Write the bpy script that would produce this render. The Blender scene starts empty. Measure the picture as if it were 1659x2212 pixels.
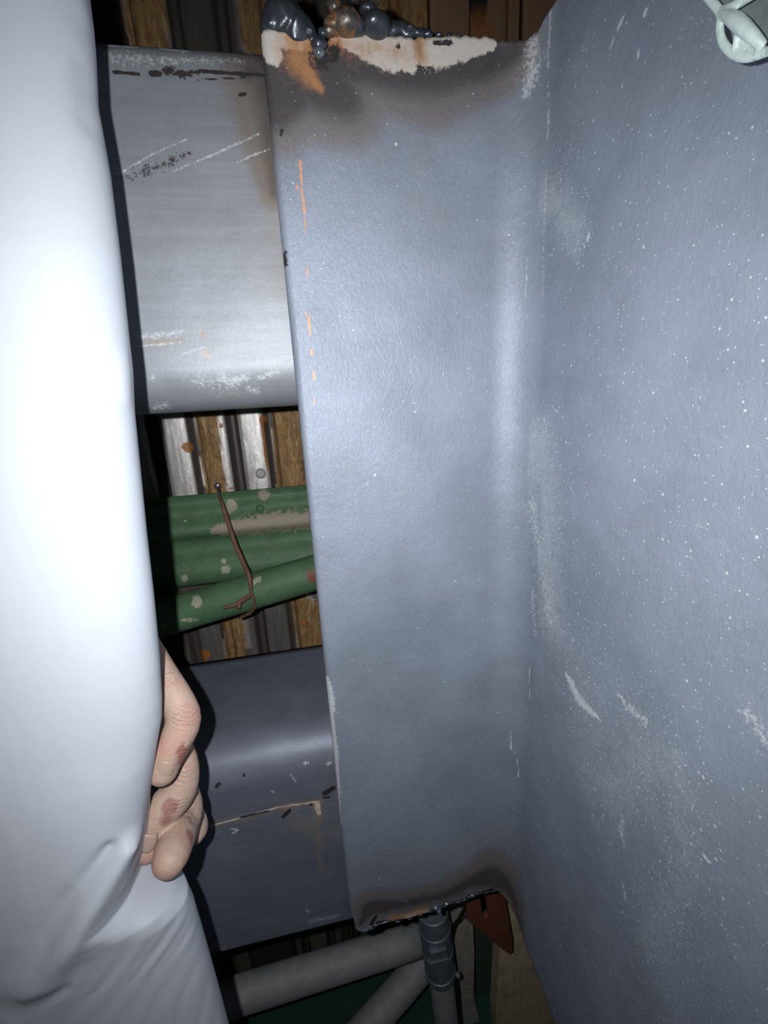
import bpy, bmesh, math, random
import numpy as np
from mathutils import Vector, Matrix, noise as mnoise

sc = bpy.context.scene
random.seed(7); rng = np.random.default_rng(7)

# ------------------------------------------------------------------ camera
F, CX, CY = 960.0, 829.5, 1106.0
ax = np.array([5670, -576, 960.0]); ax /= np.linalg.norm(ax)
ad = np.array([180, 3372, 960.0]); ad -= ax*(ax@ad); ad /= np.linalg.norm(ad)
ay = np.cross(ax, ad)
M = np.array([ax, ay, -ad])               # world = M @ camera(x right, y down, z forward)
cam_d = bpy.data.cameras.new('camera'); cam = bpy.data.objects.new('camera', cam_d)
sc.collection.objects.link(cam); sc.camera = cam
cam_d.sensor_fit = 'VERTICAL'; cam_d.sensor_height = 36.0; cam_d.lens = F/2212*36
cam_d.clip_start = 0.005; cam_d.clip_end = 50
cam.matrix_world = Matrix([[M[i,0], -M[i,1], -M[i,2], 0] for i in range(3)] + [[0,0,0,1]])

# ------------------------------------------------------------------ light
w = bpy.data.worlds.new('world'); sc.world = w; w.use_nodes = True
w.node_tree.nodes['Background'].inputs[0].default_value = (0.5, 0.6, 0.8, 1)
w.node_tree.nodes['Background'].inputs[1].default_value = 0.010
fl = bpy.data.lights.new('phone_flash', 'SPOT'); flo = bpy.data.objects.new('phone_flash', fl)
sc.collection.objects.link(flo)
fl.energy = 5.3; fl.color = (0.96, 0.98, 1.0); fl.shadow_soft_size = 0.0022
fl.spot_size = math.radians(154); fl.spot_blend = 1.0
aim = M @ np.array([0.0, 0.05, 1.0])
flo.location = M @ np.array([-0.024, -0.010, 0.0])
flo.rotation_euler = Vector(aim).to_track_quat('-Z', 'Y').to_euler()
sc.view_settings.view_transform = 'Standard'; sc.view_settings.look = 'None'
sc.view_settings.exposure = 0.0; sc.view_settings.gamma = 1.0; sc.view_settings.use_curve_mapping = False

# ------------------------------------------------------------------ helpers
def ray(px, py): return M @ np.array([(px-CX)/F, (py-CY)/F, 1.0])
def aty(px, py, y): r = ray(px, py); return r*(y/r[1])
def atx(px, py, x): r = ray(px, py); return r*(x/r[0])
def atz(px, py, z): r = ray(px, py); return r*(z/r[2])

def tag(o, label=None, cat=None, group=None, kind=None):
    if label: o['label'] = label
    if cat: o['category'] = cat
    if group: o['group'] = group
    if kind: o['kind'] = kind
    return o

def obj(name, V, Fc, mat, parent=None, smooth=True, attrs=None, origin=None):
    V = np.asarray(V, float)
    org = np.zeros(3)
    if parent is None:
        org = np.array([(V[:,0].min()+V[:,0].max())/2, (V[:,1].min()+V[:,1].max())/2, V[:,2].min()]) if origin is None else np.array(origin)
    me = bpy.data.meshes.new(name)
    Vl = V - org if parent is None else V - np.array(parent.location)
    me.from_pydata(Vl.tolist(), [], Fc if isinstance(Fc, list) else Fc.tolist())
    me.polygons.foreach_set('use_smooth', [smooth]*len(me.polygons))
    if attrs:
        for k, a in attrs.items():
            at = me.color_attributes.new(k, 'FLOAT_COLOR', 'POINT')
            at.data.foreach_set('color', np.asarray(a, np.float32).ravel())
    me.materials.append(mat); me.update()
    o = bpy.data.objects.new(name, me); sc.collection.objects.link(o)
    if parent is None: o.location = org
    else: o.parent = parent
    return o

def gridF(n, m, closed_n=False, base=0, flip=False):
    f = []
    for i in range(n if closed_n else n-1):
        a = base + i*m; b = base + ((i+1) % n)*m
        j = np.arange(m-1)
        q = np.stack([a+j, b+j, b+j+1, a+j+1], 1)
        f.append(q[:, ::-1] if flip else q)
    return np.concatenate(f)

def rings(R, cap=True):
    """list of rings (each k x 3) -> verts, faces of a closed tube"""
    n = len(R); k = len(R[0]); V = np.concatenate(R)
    Fc = []
    for i in range(n-1):
        for j in range(k):
            a = i*k+j; b = i*k+(j+1) % k
            Fc.append([a, b, b+k, a+k])
    if cap:
        Fc.append(list(range(k))[::-1]); Fc.append([(n-1)*k+j for j in range(k)])
    return V, Fc

def smoothpts(P, n):
    P = np.asarray(P, float); L = len(P); out = []
    t = np.linspace(0, L-1, n)
    for u in t:
        i = min(int(u), L-2); s = u-i
        p0 = P[max(i-1, 0)]; p1 = P[i]; p2 = P[i+1]; p3 = P[min(i+2, L-1)]
        out.append(0.5*((2*p1)+(-p0+p2)*s+(2*p0-5*p1+4*p2-p3)*s*s+(-p0+3*p1-3*p2+p3)*s**3))
    return np.array(out)

def tube(P, rad, k=16, n=None, roundcap=False, squash=1.0):
    P = np.asarray(P, float); rad = np.broadcast_to(np.asarray(rad, float), (len(P),))
    if n:
        Q = smoothpts(np.column_stack([P, rad]), n); P, rad = Q[:, :3], Q[:, 3]
    if roundcap:
        pre, post = [], []
        t0 = P[0]-P[1]; t0 /= np.linalg.norm(t0); t1 = P[-1]-P[-2]; t1 /= np.linalg.norm(t1)
        an = [0.25, 0.5, 0.75, 0.93, 1.0]
        post = [(P[-1]+t1*rad[-1]*math.sin(a*math.pi/2), rad[-1]*max(math.cos(a*math.pi/2), 0.02)) for a in an]
        pre = [(P[0]+t0*rad[0]*math.sin(a*math.pi/2), rad[0]*max(math.cos(a*math.pi/2), 0.02)) for a in an][::-1]
        P = np.array([p for p, _ in pre]+list(P)+[p for p, _ in post]); rad = np.array([r for _, r in pre]+list(rad)+[r for _, r in post])
    T = np.gradient(P, axis=0); T /= np.linalg.norm(T, axis=1)[:, None]
    up = np.array([0.13, 1.0, 0.07]) if abs(T[0][1]) < 0.8 else np.array([1.0, 0.1, 0.2])
    R = []
    nn = np.cross(T[0], up); nn /= np.linalg.norm(nn)
    for p, t, r in zip(P, T, rad):
        nn = nn - t*(nn@t); nn /= np.linalg.norm(nn); bb = np.cross(t, nn)
        a = np.linspace(0, 2*math.pi, k, endpoint=False)
        R.append(p+r*(np.cos(a)[:, None]*nn+squash*np.sin(a)[:, None]*bb))
    return rings(R)

def join(parts):
    V = []; Fc = []; b = 0
    for v, f in parts:
        V.append(v); Fc += [[int(i)+b for i in q] for q in f]; b += len(v)
    return np.concatenate(V), Fc

def blob(c, r, sx=1, sy=1, sz=1, sub=3, amp=0.12, fr=1.4, seed=0, taper=0):
    bm = bmesh.new(); bmesh.ops.create_icosphere(bm, subdivisions=sub, radius=1)
    for v in bm.verts:
        d = 1+amp*mnoise.noise(v.co*fr+Vector((seed*3.1, seed, 0)))
        v.co *= d
        if taper: v.co.x *= 1-taper*v.co.z; v.co.y *= 1-taper*v.co.z
        v.co = Vector((v.co.x*sx*r+c[0], v.co.y*sy*r+c[1], v.co.z*sz*r+c[2]))
    bm.verts.ensure_lookup_table()
    V = np.array([v.co[:] for v in bm.verts]); Fc = [[v.index for v in f.verts] for f in bm.faces]
    bm.free(); return V, Fc

def field(P2, strokes):
    """0..1 field, 0.5 on the outline of every stroke [(points, radius)], in surface metres"""
    out = np.zeros(len(P2))
    for st in strokes:
        pts, r = st[0], st[1]; pk = st[2] if len(st) > 2 else 1.0
        pts = np.asarray(pts, float)
        rr = np.broadcast_to(np.asarray(r, float), (len(pts),))
        lo = pts.min(0)-2.2*rr.max(); hi = pts.max(0)+2.2*rr.max()
        sel = np.where(np.all((P2 >= lo) & (P2 <= hi), axis=1))[0]
        if not len(sel): continue
        Q = P2[sel]; best = np.zeros(len(sel))
        if len(pts) == 1:
            d = np.linalg.norm(Q-pts[0], axis=1); best = 1-d/(2*rr[0])
        for i in range(len(pts)-1):
            a, b = pts[i], pts[i+1]; ab = b-a
            t = np.clip(((Q-a)@ab)/max(ab@ab, 1e-12), 0, 1)
            d = np.linalg.norm(Q-(a+t[:, None]*ab), axis=1)
            best = np.maximum(best, 1-d/(2*(rr[i]+t*(rr[i+1]-rr[i]))))
        out[sel] = np.maximum(out[sel], np.clip(best, 0, 1)*pk)
    return out

# ------------------------------------------------------------------ material builder
class Mat:
    def __init__(s, name, base, rough=0.5, metal=0.0, spec=0.5):
        s.m = bpy.data.materials.new(name); s.m.use_nodes = True
        s.nt = s.m.node_tree; s.b = s.nt.nodes['Principled BSDF']
        s.b.inputs['Roughness'].default_value = rough; s.b.inputs['Metallic'].default_value = metal
        s.b.inputs['Specular IOR Level'].default_value = spec
        tc = s.nt.nodes.new('ShaderNodeTexCoord'); s.co = tc.outputs['Object']
        s.col = s.rgb(base); s.rough = s.val(rough); s.metal = s.val(metal); s.h = None
    def rgb(s, c):
        n = s.nt.nodes.new('ShaderNodeRGB'); n.outputs[0].default_value = (*c, 1); return n.outputs[0]
    def val(s, v):
        n = s.nt.nodes.new('ShaderNodeValue'); n.outputs[0].default_value = v; return n.outputs[0]
    def L(s, a, b): s.nt.links.new(a, b)
    def math(s, op, a, b=None, c=None, clamp=False):
        n = s.nt.nodes.new('ShaderNodeMath'); n.operation = op; n.use_clamp = clamp
        for i, x in enumerate((a, b, c)):
            if x is None: continue
            if isinstance(x, (int, float)): n.inputs[i].default_value = x
            else: s.L(x, n.inputs[i])
        return n.outputs[0]
    def scaled(s, sc3, rot=(0, 0, 0), off=(0, 0, 0)):
        n = s.nt.nodes.new('ShaderNodeMapping'); s.L(s.co, n.inputs[0])
        n.inputs['Scale'].default_value = sc3; n.inputs['Rotation'].default_value = rot; n.inputs['Location'].default_value = off
        return n.outputs[0]
    def noise(s, scale, detail=4, rough=0.55, vec=None, dist=0.0):
        n = s.nt.nodes.new('ShaderNodeTexNoise'); s.L(vec or s.co, n.inputs['Vector'])
        n.inputs['Scale'].default_value = scale; n.inputs['Detail'].default_value = detail
        n.inputs['Roughness'].default_value = rough; n.inputs['Distortion'].default_value = dist
        return n.outputs['Fac']
    def voro(s, scale, vec=None, feat='F1', out='Distance', rnd=1.0):
        n = s.nt.nodes.new('ShaderNodeTexVoronoi'); s.L(vec or s.co, n.inputs['Vector'])
        n.feature = feat; n.inputs['Scale'].default_value = scale; n.inputs['Randomness'].default_value = rnd
        return n.outputs[out], n.outputs['Color']
    def ramp(s, x, lo, hi):
        n = s.nt.nodes.new('ShaderNodeMapRange'); n.interpolation_type = 'SMOOTHSTEP'
        s.L(x, n.inputs[0]); n.inputs[1].default_value = lo; n.inputs[2].default_value = hi
        return n.outputs[0]
    def attr(s, name):
        n = s.nt.nodes.new('ShaderNodeAttribute'); n.attribute_name = name
        p = s.nt.nodes.new('ShaderNodeSeparateColor'); s.L(n.outputs['Color'], p.inputs[0])
        return [p.outputs[0], p.outputs[1], p.outputs[2], n.outputs['Alpha']]
    def mix(s, fac, c, to=None):
        n = s.nt.nodes.new('ShaderNodeMix'); n.data_type = 'RGBA'
        if isinstance(fac, float): n.inputs[0].default_value = fac
        else: s.L(fac, n.inputs[0])
        s.L(s.col, n.inputs[6])
        if isinstance(c, tuple): n.inputs[7].default_value = (*c, 1)
        else: s.L(c, n.inputs[7])
        s.col = n.outputs[2]
    def mul(s, fac_sock, lo, hi):
        """multiply colour by lo..hi along fac"""
        k = s.math('MULTIPLY_ADD', fac_sock, hi-lo, lo)
        n = s.nt.nodes.new('ShaderNodeVectorMath'); n.operation = 'SCALE'
        s.L(s.col, n.inputs[0]); s.L(k, n.inputs['Scale']); s.col = n.outputs[0]
    def mixv(s, which, fac, v):
        n = s.nt.nodes.new('ShaderNodeMix'); s.L(fac, n.inputs[0])
        s.L(getattr(s, which), n.inputs[2]); n.inputs[3].default_value = v
        setattr(s, which, n.outputs[0])
    def addh(s, x, k):
        t = s.math('MULTIPLY', x, k); s.h = t if s.h is None else s.math('ADD', s.h, t)
    def edge(s, a, nz, k, w=0.03):
        """crisp noisy edge of a painted field"""
        t = s.math('MULTIPLY_ADD', s.math('SUBTRACT', nz, 0.5), k, a)
        return s.ramp(t, 0.5-w, 0.5+w)
    def done(s, bump=1.0, dist=0.001):
        s.L(s.col, s.b.inputs['Base Color']); s.L(s.rough, s.b.inputs['Roughness']); s.L(s.metal, s.b.inputs['Metallic'])
        if s.h is not None:
            n = s.nt.nodes.new('ShaderNodeBump'); n.inputs['Strength'].default_value = bump
            n.inputs['Distance'].default_value = dist; s.L(s.h, n.inputs['Height']); s.L(n.outputs[0], s.b.inputs['Normal'])
        return s.m

def steel(name, base, peel=1.0, splat=True, stretch=None, rough=0.47):
    m = Mat(name, base, rough, 0.25, 0.5)
    A = m.attr('mk'); B = m.attr('mkb')
    big = m.noise(14, 5, 0.6); fine = m.noise(260, 4, 0.6); mid = m.noise(70, 5, 0.65)
    m.mul(m.ramp(big, 0.3, 0.7), 0.88, 1.10)
    m.mul(mid, 0.93, 1.07)
    m.mul(fine, 0.93, 1.07)
    if stretch:
        st = m.noise(60, 4, 0.7, m.scaled(stretch)); m.mul(m.ramp(st, 0.35, 0.75), 0.96, 1.10)
    # heat tint
    s0 = m.math('ADD', A[0], m.math('MULTIPLY', m.math('SUBTRACT', mid, 0.5), 0.22))
    m.mix(m.math('MULTIPLY', m.ramp(s0, 0.05, 0.6), 0.66), (0.205, 0.155, 0.125))
    m.mix(m.math('MULTIPLY', m.ramp(s0, 0.60, 1.05), 0.70), (0.045, 0.036, 0.040))
    # tan dust
    m.mix(m.math('MULTIPLY', m.math('MULTIPLY', m.ramp(B[1], 0.1, 0.9), m.ramp(mid, 0.25, 0.65)), 0.62), (0.34, 0.275, 0.20))
    # bare band, cream
    cr = m.edge(A[1], m.noise(220, 7, 0.75), 0.75, 0.06)
    m.mix(cr, (0.70, 0.64, 0.58)); m.mixv('metal', cr, 0.0)
    oc = m.math('MULTIPLY', m.ramp(m.math('MULTIPLY_ADD', m.math('SUBTRACT', m.noise(160, 8, 0.78), 0.5), 1.1, A[2]), 0.15, 0.85), m.math('MULTIPLY_ADD', m.noise(45, 5, 0.6), 0.7, 0.5, clamp=True))
    m.mix(oc, (0.55, 0.26, 0.10)); m.mix(m.math('MULTIPLY', m.math('MULTIPLY', oc, m.ramp(m.noise(120, 7, 0.75, m.scaled((1.5, 1, 0.5))), 0.5, 0.68)), 0.7), (0.24, 0.105, 0.06)); m.mixv('metal', oc, 0.0)
    # chalk
    c1 = m.edge(A[3], m.noise(520, 6, 0.8), 1.7, 0.16)
    m.mix(m.math('MULTIPLY', c1, 0.62), (0.80, 0.82, 0.84)); m.mixv('rough', c1, 0.8)
    if splat:
        for scl, thr, k in ((170, 0.12, 0.65), (340, 0.18, 0.60), (650, 0.24, 0.65), (1100, 0.26, 0.6)):
            d, c = m.voro(scl)
            sp = m.nt.nodes.new('ShaderNodeSeparateColor'); m.L(c, sp.inputs[0])
            lim = m.math('MULTIPLY', m.math('MULTIPLY', sp.outputs[0], sp.outputs[1]), thr*1.7)
            on = m.math('GREATER_THAN', m.math('ADD', B[3], 0.02), sp.outputs[2])
            f = m.math('MULTIPLY', m.math('MULTIPLY', m.math('LESS_THAN', d, lim), on), k)
            m.mix(f, (0.85, 0.87, 0.9))
    m.mix(m.math('MULTIPLY', m.ramp(m.math('MULTIPLY', B[3], m.noise(130, 8, 0.8)), 0.14, 0.50), 0.42), (0.62, 0.66, 0.70))
    # thin orange scratches and dark chips
    m.mix(m.edge(B[2], m.noise(300, 3, 0.7), 0.9, 0.06), (0.75, 0.36, 0.22))
    dk = m.edge(B[0], m.noise(380, 6, 0.8), 1.2, 0.07)
    m.mix(dk, (0.048, 0.040, 0.042))
    pl = m.noise(480, 4, 0.6, m.scaled((1, 1, 0.6)), 0.6); m.addh(pl, 0.55*peel)
    m.addh(m.noise(1300, 2, 0.5), 0.12*peel); m.addh(m.noise(45, 3, 0.5), 0.8*peel); m.addh(dk, -0.3)
    return m.done(0.55, 0.0009)

BLUE = (0.288, 0.325, 0.396)
M_col = steel('column_steel', BLUE, 1.3, rough=0.56)
M_up = steel('upper_beam_steel', (0.300, 0.315, 0.345), 0.35, False, (0.15, 1, 3), 0.50)
M_lo = steel('lower_beam_steel', (0.190, 0.207, 0.260), 0.25, False, (0.25, 1, 2), 0.50)

def simple(name, base, rough=0.5, metal=0.0, var=0.15, sc=60, bump=0.0, spec=0.5, spot=None):
    m = Mat(name, base, rough, metal, spec)
    m.mul(m.noise(sc, 5, 0.65), 1-var*1.6, 1+var*1.6)
    if spot:
        col, scale, lo = spot
        f = m.ramp(m.noise(scale, 6, 0.72), lo, lo+0.05); m.mix(f, col); m.mixv('metal', f, 0.0); m.mixv('rough', f, 0.85)
    if bump: m.addh(m.noise(sc*3, 5, 0.6), bump)
    return m.done(0.8, 0.001)

# ------------------------------------------------------------------ large structure: the steel column
WX = 0.157; FY = 0.300; RF = 0.026; TH = 0.010
path = [(0.0006, FY+0.0085), (0.0, FY+0.0045), (0.0006, FY+0.0022), (0.0022, FY+0.0006), (0.0045, FY)]
path += [(x, FY) for x in np.arange(0.006, WX-RF, 0.0015)]
path += [(WX-RF+RF*math.sin(a), FY-RF+RF*math.cos(a)) for a in np.linspace(0, math.pi/2, 26)]
path += [(WX, y) for y in np.arange(FY-RF-0.0015, 0.06, -0.0015)] + [(WX, y) for y in np.arange(0.055, -0.16, -0.01)]
path = np.array(path); seg = np.linalg.norm(np.diff(path, axis=0), axis=1); S = np.concatenate([[0], np.cumsum(seg)])
s_fil0 = S[np.argmin(np.abs(path[:, 0]-(WX-RF)) + np.abs(path[:, 1]-FY))]; s_web0 = s_fil0 + RF*math.pi/2
def SU(px, py):
    """photo point -> (unrolled, z) place on the column's face"""
    p = aty(px, py, FY)
    if p[0] < WX-RF: return (p[0]+0.0065, p[2])
    q = atx(px, py, WX)
    if q[1] < FY-RF: return (s_web0+(FY-RF-q[1]), q[2])
    r = ray(px, py)   # meets the fillet
    best = None
    for a in np.linspace(0, math.pi/2, 40):
        x, y = WX-RF+RF*math.sin(a), FY-RF+RF*math.cos(a)
        e = abs(r[0]/r[1]-x/y)
        if best is None or e < best[0]: best = (e, s_fil0+RF*a, r[2]*y/r[1])
    return (best[1], best[2])
tops = [SU(*p) for p in [(566, 62), (600, 64), (640, 70), (668, 84), (690, 104), (705, 96), (716, 78), (760, 74), (830, 78), (900, 82), (1000, 78), (1060, 82), (1110, 89), (1135, 88), (1158, 70), (1176, 42), (1200, 2), (1230, -60)]]
bots = [SU(*p) for p in [(761, 1975), (764, 1998), (772, 2011), (790, 2015), (806, 2002), (815, 1990), (850, 1990), (880, 1985), (918, 1974), (940, 1962), (965, 1953), (1000, 1944), (1018, 1931), (1040, 1928), (1062, 1921), (1078, 1926), (1100, 1952), (1130, 2030), (1165, 2120), (1200, 2212)]]
tops.sort(); bots.sort()
zt = np.interp(S, [a for a, b in tops], [b for a, b in tops]); zb = np.interp(S, [a for a, b in bots], [b for a, b in bots])
jag = np.array([mnoise.noise(Vector((s*260, 0, 0)))*0.0012 + mnoise.noise(Vector((s*700, 3, 0)))*0.0006 for s in S])
jmask = np.clip((S-0.004)/0.01, 0, 1)
zt += jag*jmask; zb += jag[::-1]*jmask*1.3
NR = 440; tt = np.linspace(0, 1, NR)
V = np.zeros((len(S), NR, 3))
for i in range(len(S)):
    V[i, :, 0] = path[i, 0]; V[i, :, 1] = path[i, 1]; V[i, :, 2] = zb[i]+(zt[i]-zb[i])*tt
nrm = np.zeros_like(path); T = np.gradient(path, axis=0); T /= np.linalg.norm(T, axis=1)[:, None]
nrm[:, 0] = -T[:, 1]; nrm[:, 1] = T[:, 0]          # away from the camera side
back = path+nrm*TH; back[:5] = [(0.0012, FY+0.0095)]*5; back[:5, 0] += np.linspace(0, 0.003, 5)
nf = len(S)*NR
Vb = []
for i in range(len(S)): Vb += [(back[i, 0], back[i, 1], zb[i]), (back[i, 0], back[i, 1], zt[i])]
Fq = [gridF(len(S), NR)]
i = np.arange(len(S)-1)
Fq.append(np.stack([nf+2*i, nf+2*i+1, nf+2*i+3, nf+2*i+2], 1))
Fq.append(np.stack([i*NR+NR-1, (i+1)*NR+NR-1, nf+2*i+3, nf+2*i+1], 1))
Fq.append(np.stack([i*NR, nf+2*i, nf+2*i+2, (i+1)*NR], 1))
Vall = np.concatenate([V.reshape(-1, 3), np.array(Vb)])
P2 = np.stack([np.repeat(S, NR), V[:, :, 2].ravel()], 1)
P2 = np.concatenate([P2, np.stack([np.repeat(S, 2), np.array(Vb)[:, 2]], 1)])
U = lambda pts: [SU(*p) for p in pts]
px = 0.00036
soot = field(P2, [
    (U([(600, 120), (680, 190), (740, 210)]), 0.016), (U([(720, 145), (800, 150), (930, 150), (1060, 128), (1110, 108)]), [0.012, 0.012, 0.018, 0.013, 0.010]), (U([(760, 130), (850, 150), (930, 150), (1010, 140)]), 0.006),
    (U([(575, 130), (600, 240), (640, 210)]), 0.013), (U([(910, 130), (915, 215)]), 0.006, 0.5), (U([(690, 118)]), 0.012), (U([(718, 112)]), 0.007),
    (U([(780, 1995), (800, 1960), (860, 1955), (960, 1935), (1020, 1905), (1070, 1895), (1095, 1920), (1120, 1985)]), [0.006, 0.015, 0.012, 0.013, 0.015, 0.022, 0.016, 0.010])])
soot = soot + 0.3*field(P2, [(U([(700, 105), (690, 120)]), 0.008), (U([(1060, 1900), (1085, 1915)]), 0.010), (U([(800, 1965), (830, 1960)]), 0.006)])
soot += 0.18*field(P2, [(U([(580, 180), (620, 300)]), 0.05), (U([(700, 220), (900, 220), (1080, 180)]), 0.04), (U([(800, 1880), (1000, 1850), (1090, 1840)]), 0.03)])
cream = field(P2, [(U([(575, 90), (590, 118)]), 0.0050), (U([(610, 85), (650, 90)]), 0.004), (U([(720, 72), (780, 95), (830, 112), (890, 115), (950, 108), (1060, 95)]), [0.003, 0.006, 0.0085, 0.009, 0.0085, 0.0035]),
                   (U([(880, 92), (1000, 92)]), 0.006), (U([(800, 82), (870, 84)]), 0.004), (U([(580, 75), (650, 80)]), 0.003), (U([(880, 1980), (918, 1969)]), 0.0035)])
orange = field(P2, [(U([(632, 92), (640, 125), (665, 165), (695, 195)]), [0.0075, 0.0075, 0.005, 0.002], 0.9), (U([(660, 95), (668, 120)]), 0.006, 0.8), (U([(700, 70), (760, 98), (830, 105), (880, 118)]), [0.005, 0.008, 0.008, 0.005], 0.47), (U([(700, 80), (730, 92)]), 0.005, 0.8),
                    (U([(905, 88), (908, 125)]), 0.0045, 0.85), (U([(845, 1984), (880, 1977), (918, 1967)]), 0.0050, 0.75)])
chalk = field(P2, [
    (U([(1150, 90), (1152, 150), (1140, 200)]), [0.006, 0.008, 0.004], 0.62), (U([(1188, 5), (1186, 200), (1183, 300)]), 0.0009, 0.66), (U([(1180, 370), (1176, 450), (1172, 640)]), 0.0009, 0.66),
    (U([(1345, 40), (1335, 62)]), 0.0011), (U([(1394, 22), (1393, 30)]), 0.0012), (U([(1377, 110), (1379, 122)]), 0.0008), (U([(1324, 90), (1320, 100)]), 0.0009),
    (U([(1272, 505), (1269, 520)]), 0.0010), (U([(1224, 1460), (1235, 1478), (1250, 1510), (1275, 1535), (1298, 1555)]), [0.0024, 0.0044, 0.0048, 0.0028, 0.0009], 0.85),
    (U([(1335, 1500), (1360, 1530), (1392, 1555)]), [0.0024, 0.0036, 0.0038], 0.60), (U([(1178, 1318), (1192, 1345)]), 0.0022, 0.62), (U([(1345, 1765), (1342, 1800), (1348, 1825)]), [0.002, 0.0036, 0.0015], 0.56),
    (U([(1345, 1910), (1352, 1945)]), 0.0024, 0.54), (U([(1518, 1845), (1536, 1868)]), 0.0009), (U([(1615, 1540), (1655, 1600)]), 0.0045, 0.52), (U([(706, 1470), (714, 1520), (717, 1560), (722, 1620), (730, 1700), (734, 1800)]), [0.0030, 0.0034, 0.0018, 0.003, 0.0016, 0.001]),
    (U([(1103, 1580), (1103, 1620)]), 0.0007), (U([(1118, 1640), (1120, 1680)]), 0.0007), (U([(1143, 1440), (1144, 1510)]), 0.0006), (U([(1140, 560), (1136, 640)]), 0.0008, 0.55)])
chalk = np.maximum(chalk, 0.48*field(P2, [(U([(1150, 1090), (1165, 1200), (1185, 1310)]), 0.009), (U([(1150, 1280), (1155, 1370)]), 0.006), (U([(1010, 795), (1018, 815)]), 0.002)]))
dark = field(P2, [(U([(613, 552), (615, 570)]), 0.0017), (U([(620, 541)]), 0.0010), (U([(610, 280), (606, 292)]), 0.0009), (U([(905, 148), (935, 150)]), 0.0035, 0.6), (U([(938, 92), (975, 92)]), 0.0012), (U([(860, 100)]), 0.0015),
                  (U([(690, 125)]), 0.007, 0.75), (U([(722, 112)]), 0.0045, 0.8), (U([(802, 1996), (812, 1980)]), 0.002)])
dust = field(P2, [(U([(1090, 1940), (1130, 2060), (1170, 2180), (1190, 2240)]), [0.008, 0.012, 0.010, 0.006]), (U([(880, 430), (1060, 520)]), 0.05)])*np.where(P2[:, 1] < -0.45, 1, 0.30)
orl = field(P2, [(U(p), 0.0007) for p in [[(648, 345), (652, 420), (658, 460)], [(640, 400), (645, 408)], [(657, 470), (660, 512)], [(664, 580), (667, 598)], [(656, 670), (668, 690), (672, 725)], [(674, 755), (673, 768)], [(680, 860), (681, 875)], [(676, 800), (679, 820)]]])
powd = 0.08+0.80*np.maximum(field(P2, [(U([(1190, 420), (1240, 500)]), 0.012), (U([(1170, 950), (1180, 1150), (1190, 1350)]), 0.018)]), 0.6*field(P2, [(U([(1250, 1450), (1300, 1700), (1420, 1650)]), 0.025), (U([(1450, 1650), (1480, 1900), (1400, 2050)]), 0.015)]))
powd *= np.where(P2[:, 0] < s_web0-0.012, 0.15, 1)
mk = np.stack([np.clip(soot, 0, 1), cream, orange, chalk], 1); mkb = np.stack([dark, dust, orl, powd], 1)
column = obj('steel_column', Vall, np.concatenate(Fq), M_col, attrs={'mk': mk, 'mkb': mkb})
tag(column, 'big blue-grey steel column with flange and web meeting in rounded corner, torch-cut at both ends', 'steel column')

# ------------------------------------------------------------------ beams behind the column
def beam(name, y0, depth, z0, z1, rt, rb, x0, x1, mat, strokes, label):
    prof = [(y0+depth, z1)]
    prof += [(y, z1) for y in np.linspace(y0+depth-0.01, y0+rt, 24)]
    prof += [(y0+rt-rt*math.sin(a), z1-rt+rt*math.cos(a)) for a in np.linspace(0.1, math.pi/2, 14)]
    n = max(int((z1-z0-rt-rb)/0.0009), 4)
    prof += [(y0, z) for z in np.linspace(z1-rt, z0+rb, n)[1:]]
    prof += [(y0+rb-rb*math.cos(a), z0+rb-rb*math.sin(a)) for a in np.linspace(0.1, math.pi/2, 14)]
    prof += [(y0+depth, z0)]
    prof = np.array(prof); xs = np.concatenate([np.linspace(x0, -0.18, 8), np.arange(-0.178, 0.006, 0.0009), np.linspace(0.01, x1, 6)])
    k = len(prof); V = np.zeros((len(xs), k, 3)); V[:, :, 0] = xs[:, None]; V[:, :, 1] = prof[:, 0]; V[:, :, 2] = prof[:, 1]
    V = V.reshape(-1, 3); Fc = gridF(len(xs), k, flip=True).tolist()
    for i in range(len(xs)-1): Fc.append([i*k+k-1, i*k, (i+1)*k, (i+1)*k+k-1])
    Fc.append(list(range(k))); Fc.append([(len(xs)-1)*k+j for j in range(k)][::-1])
    P2 = V[:, [0, 2]]
    def f(key): return field(P2, [([ (lambda p: (p[0], p[2]))(aty(a, b, y0)) for a, b in st[0]],)+tuple(st[1:]) for st in strokes.get(key, [])])
    mk = np.stack([f('soot'), f('cream'), f('orange'), f('chalk')], 1); mkb = np.stack([f('dark'), f('dust'), f('line'), 0*f('dark')+0.05], 1)
    return tag(obj(name, V, Fc, mat, attrs={'mk': mk, 'mkb': mkb}), label, 'steel beam')

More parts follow.
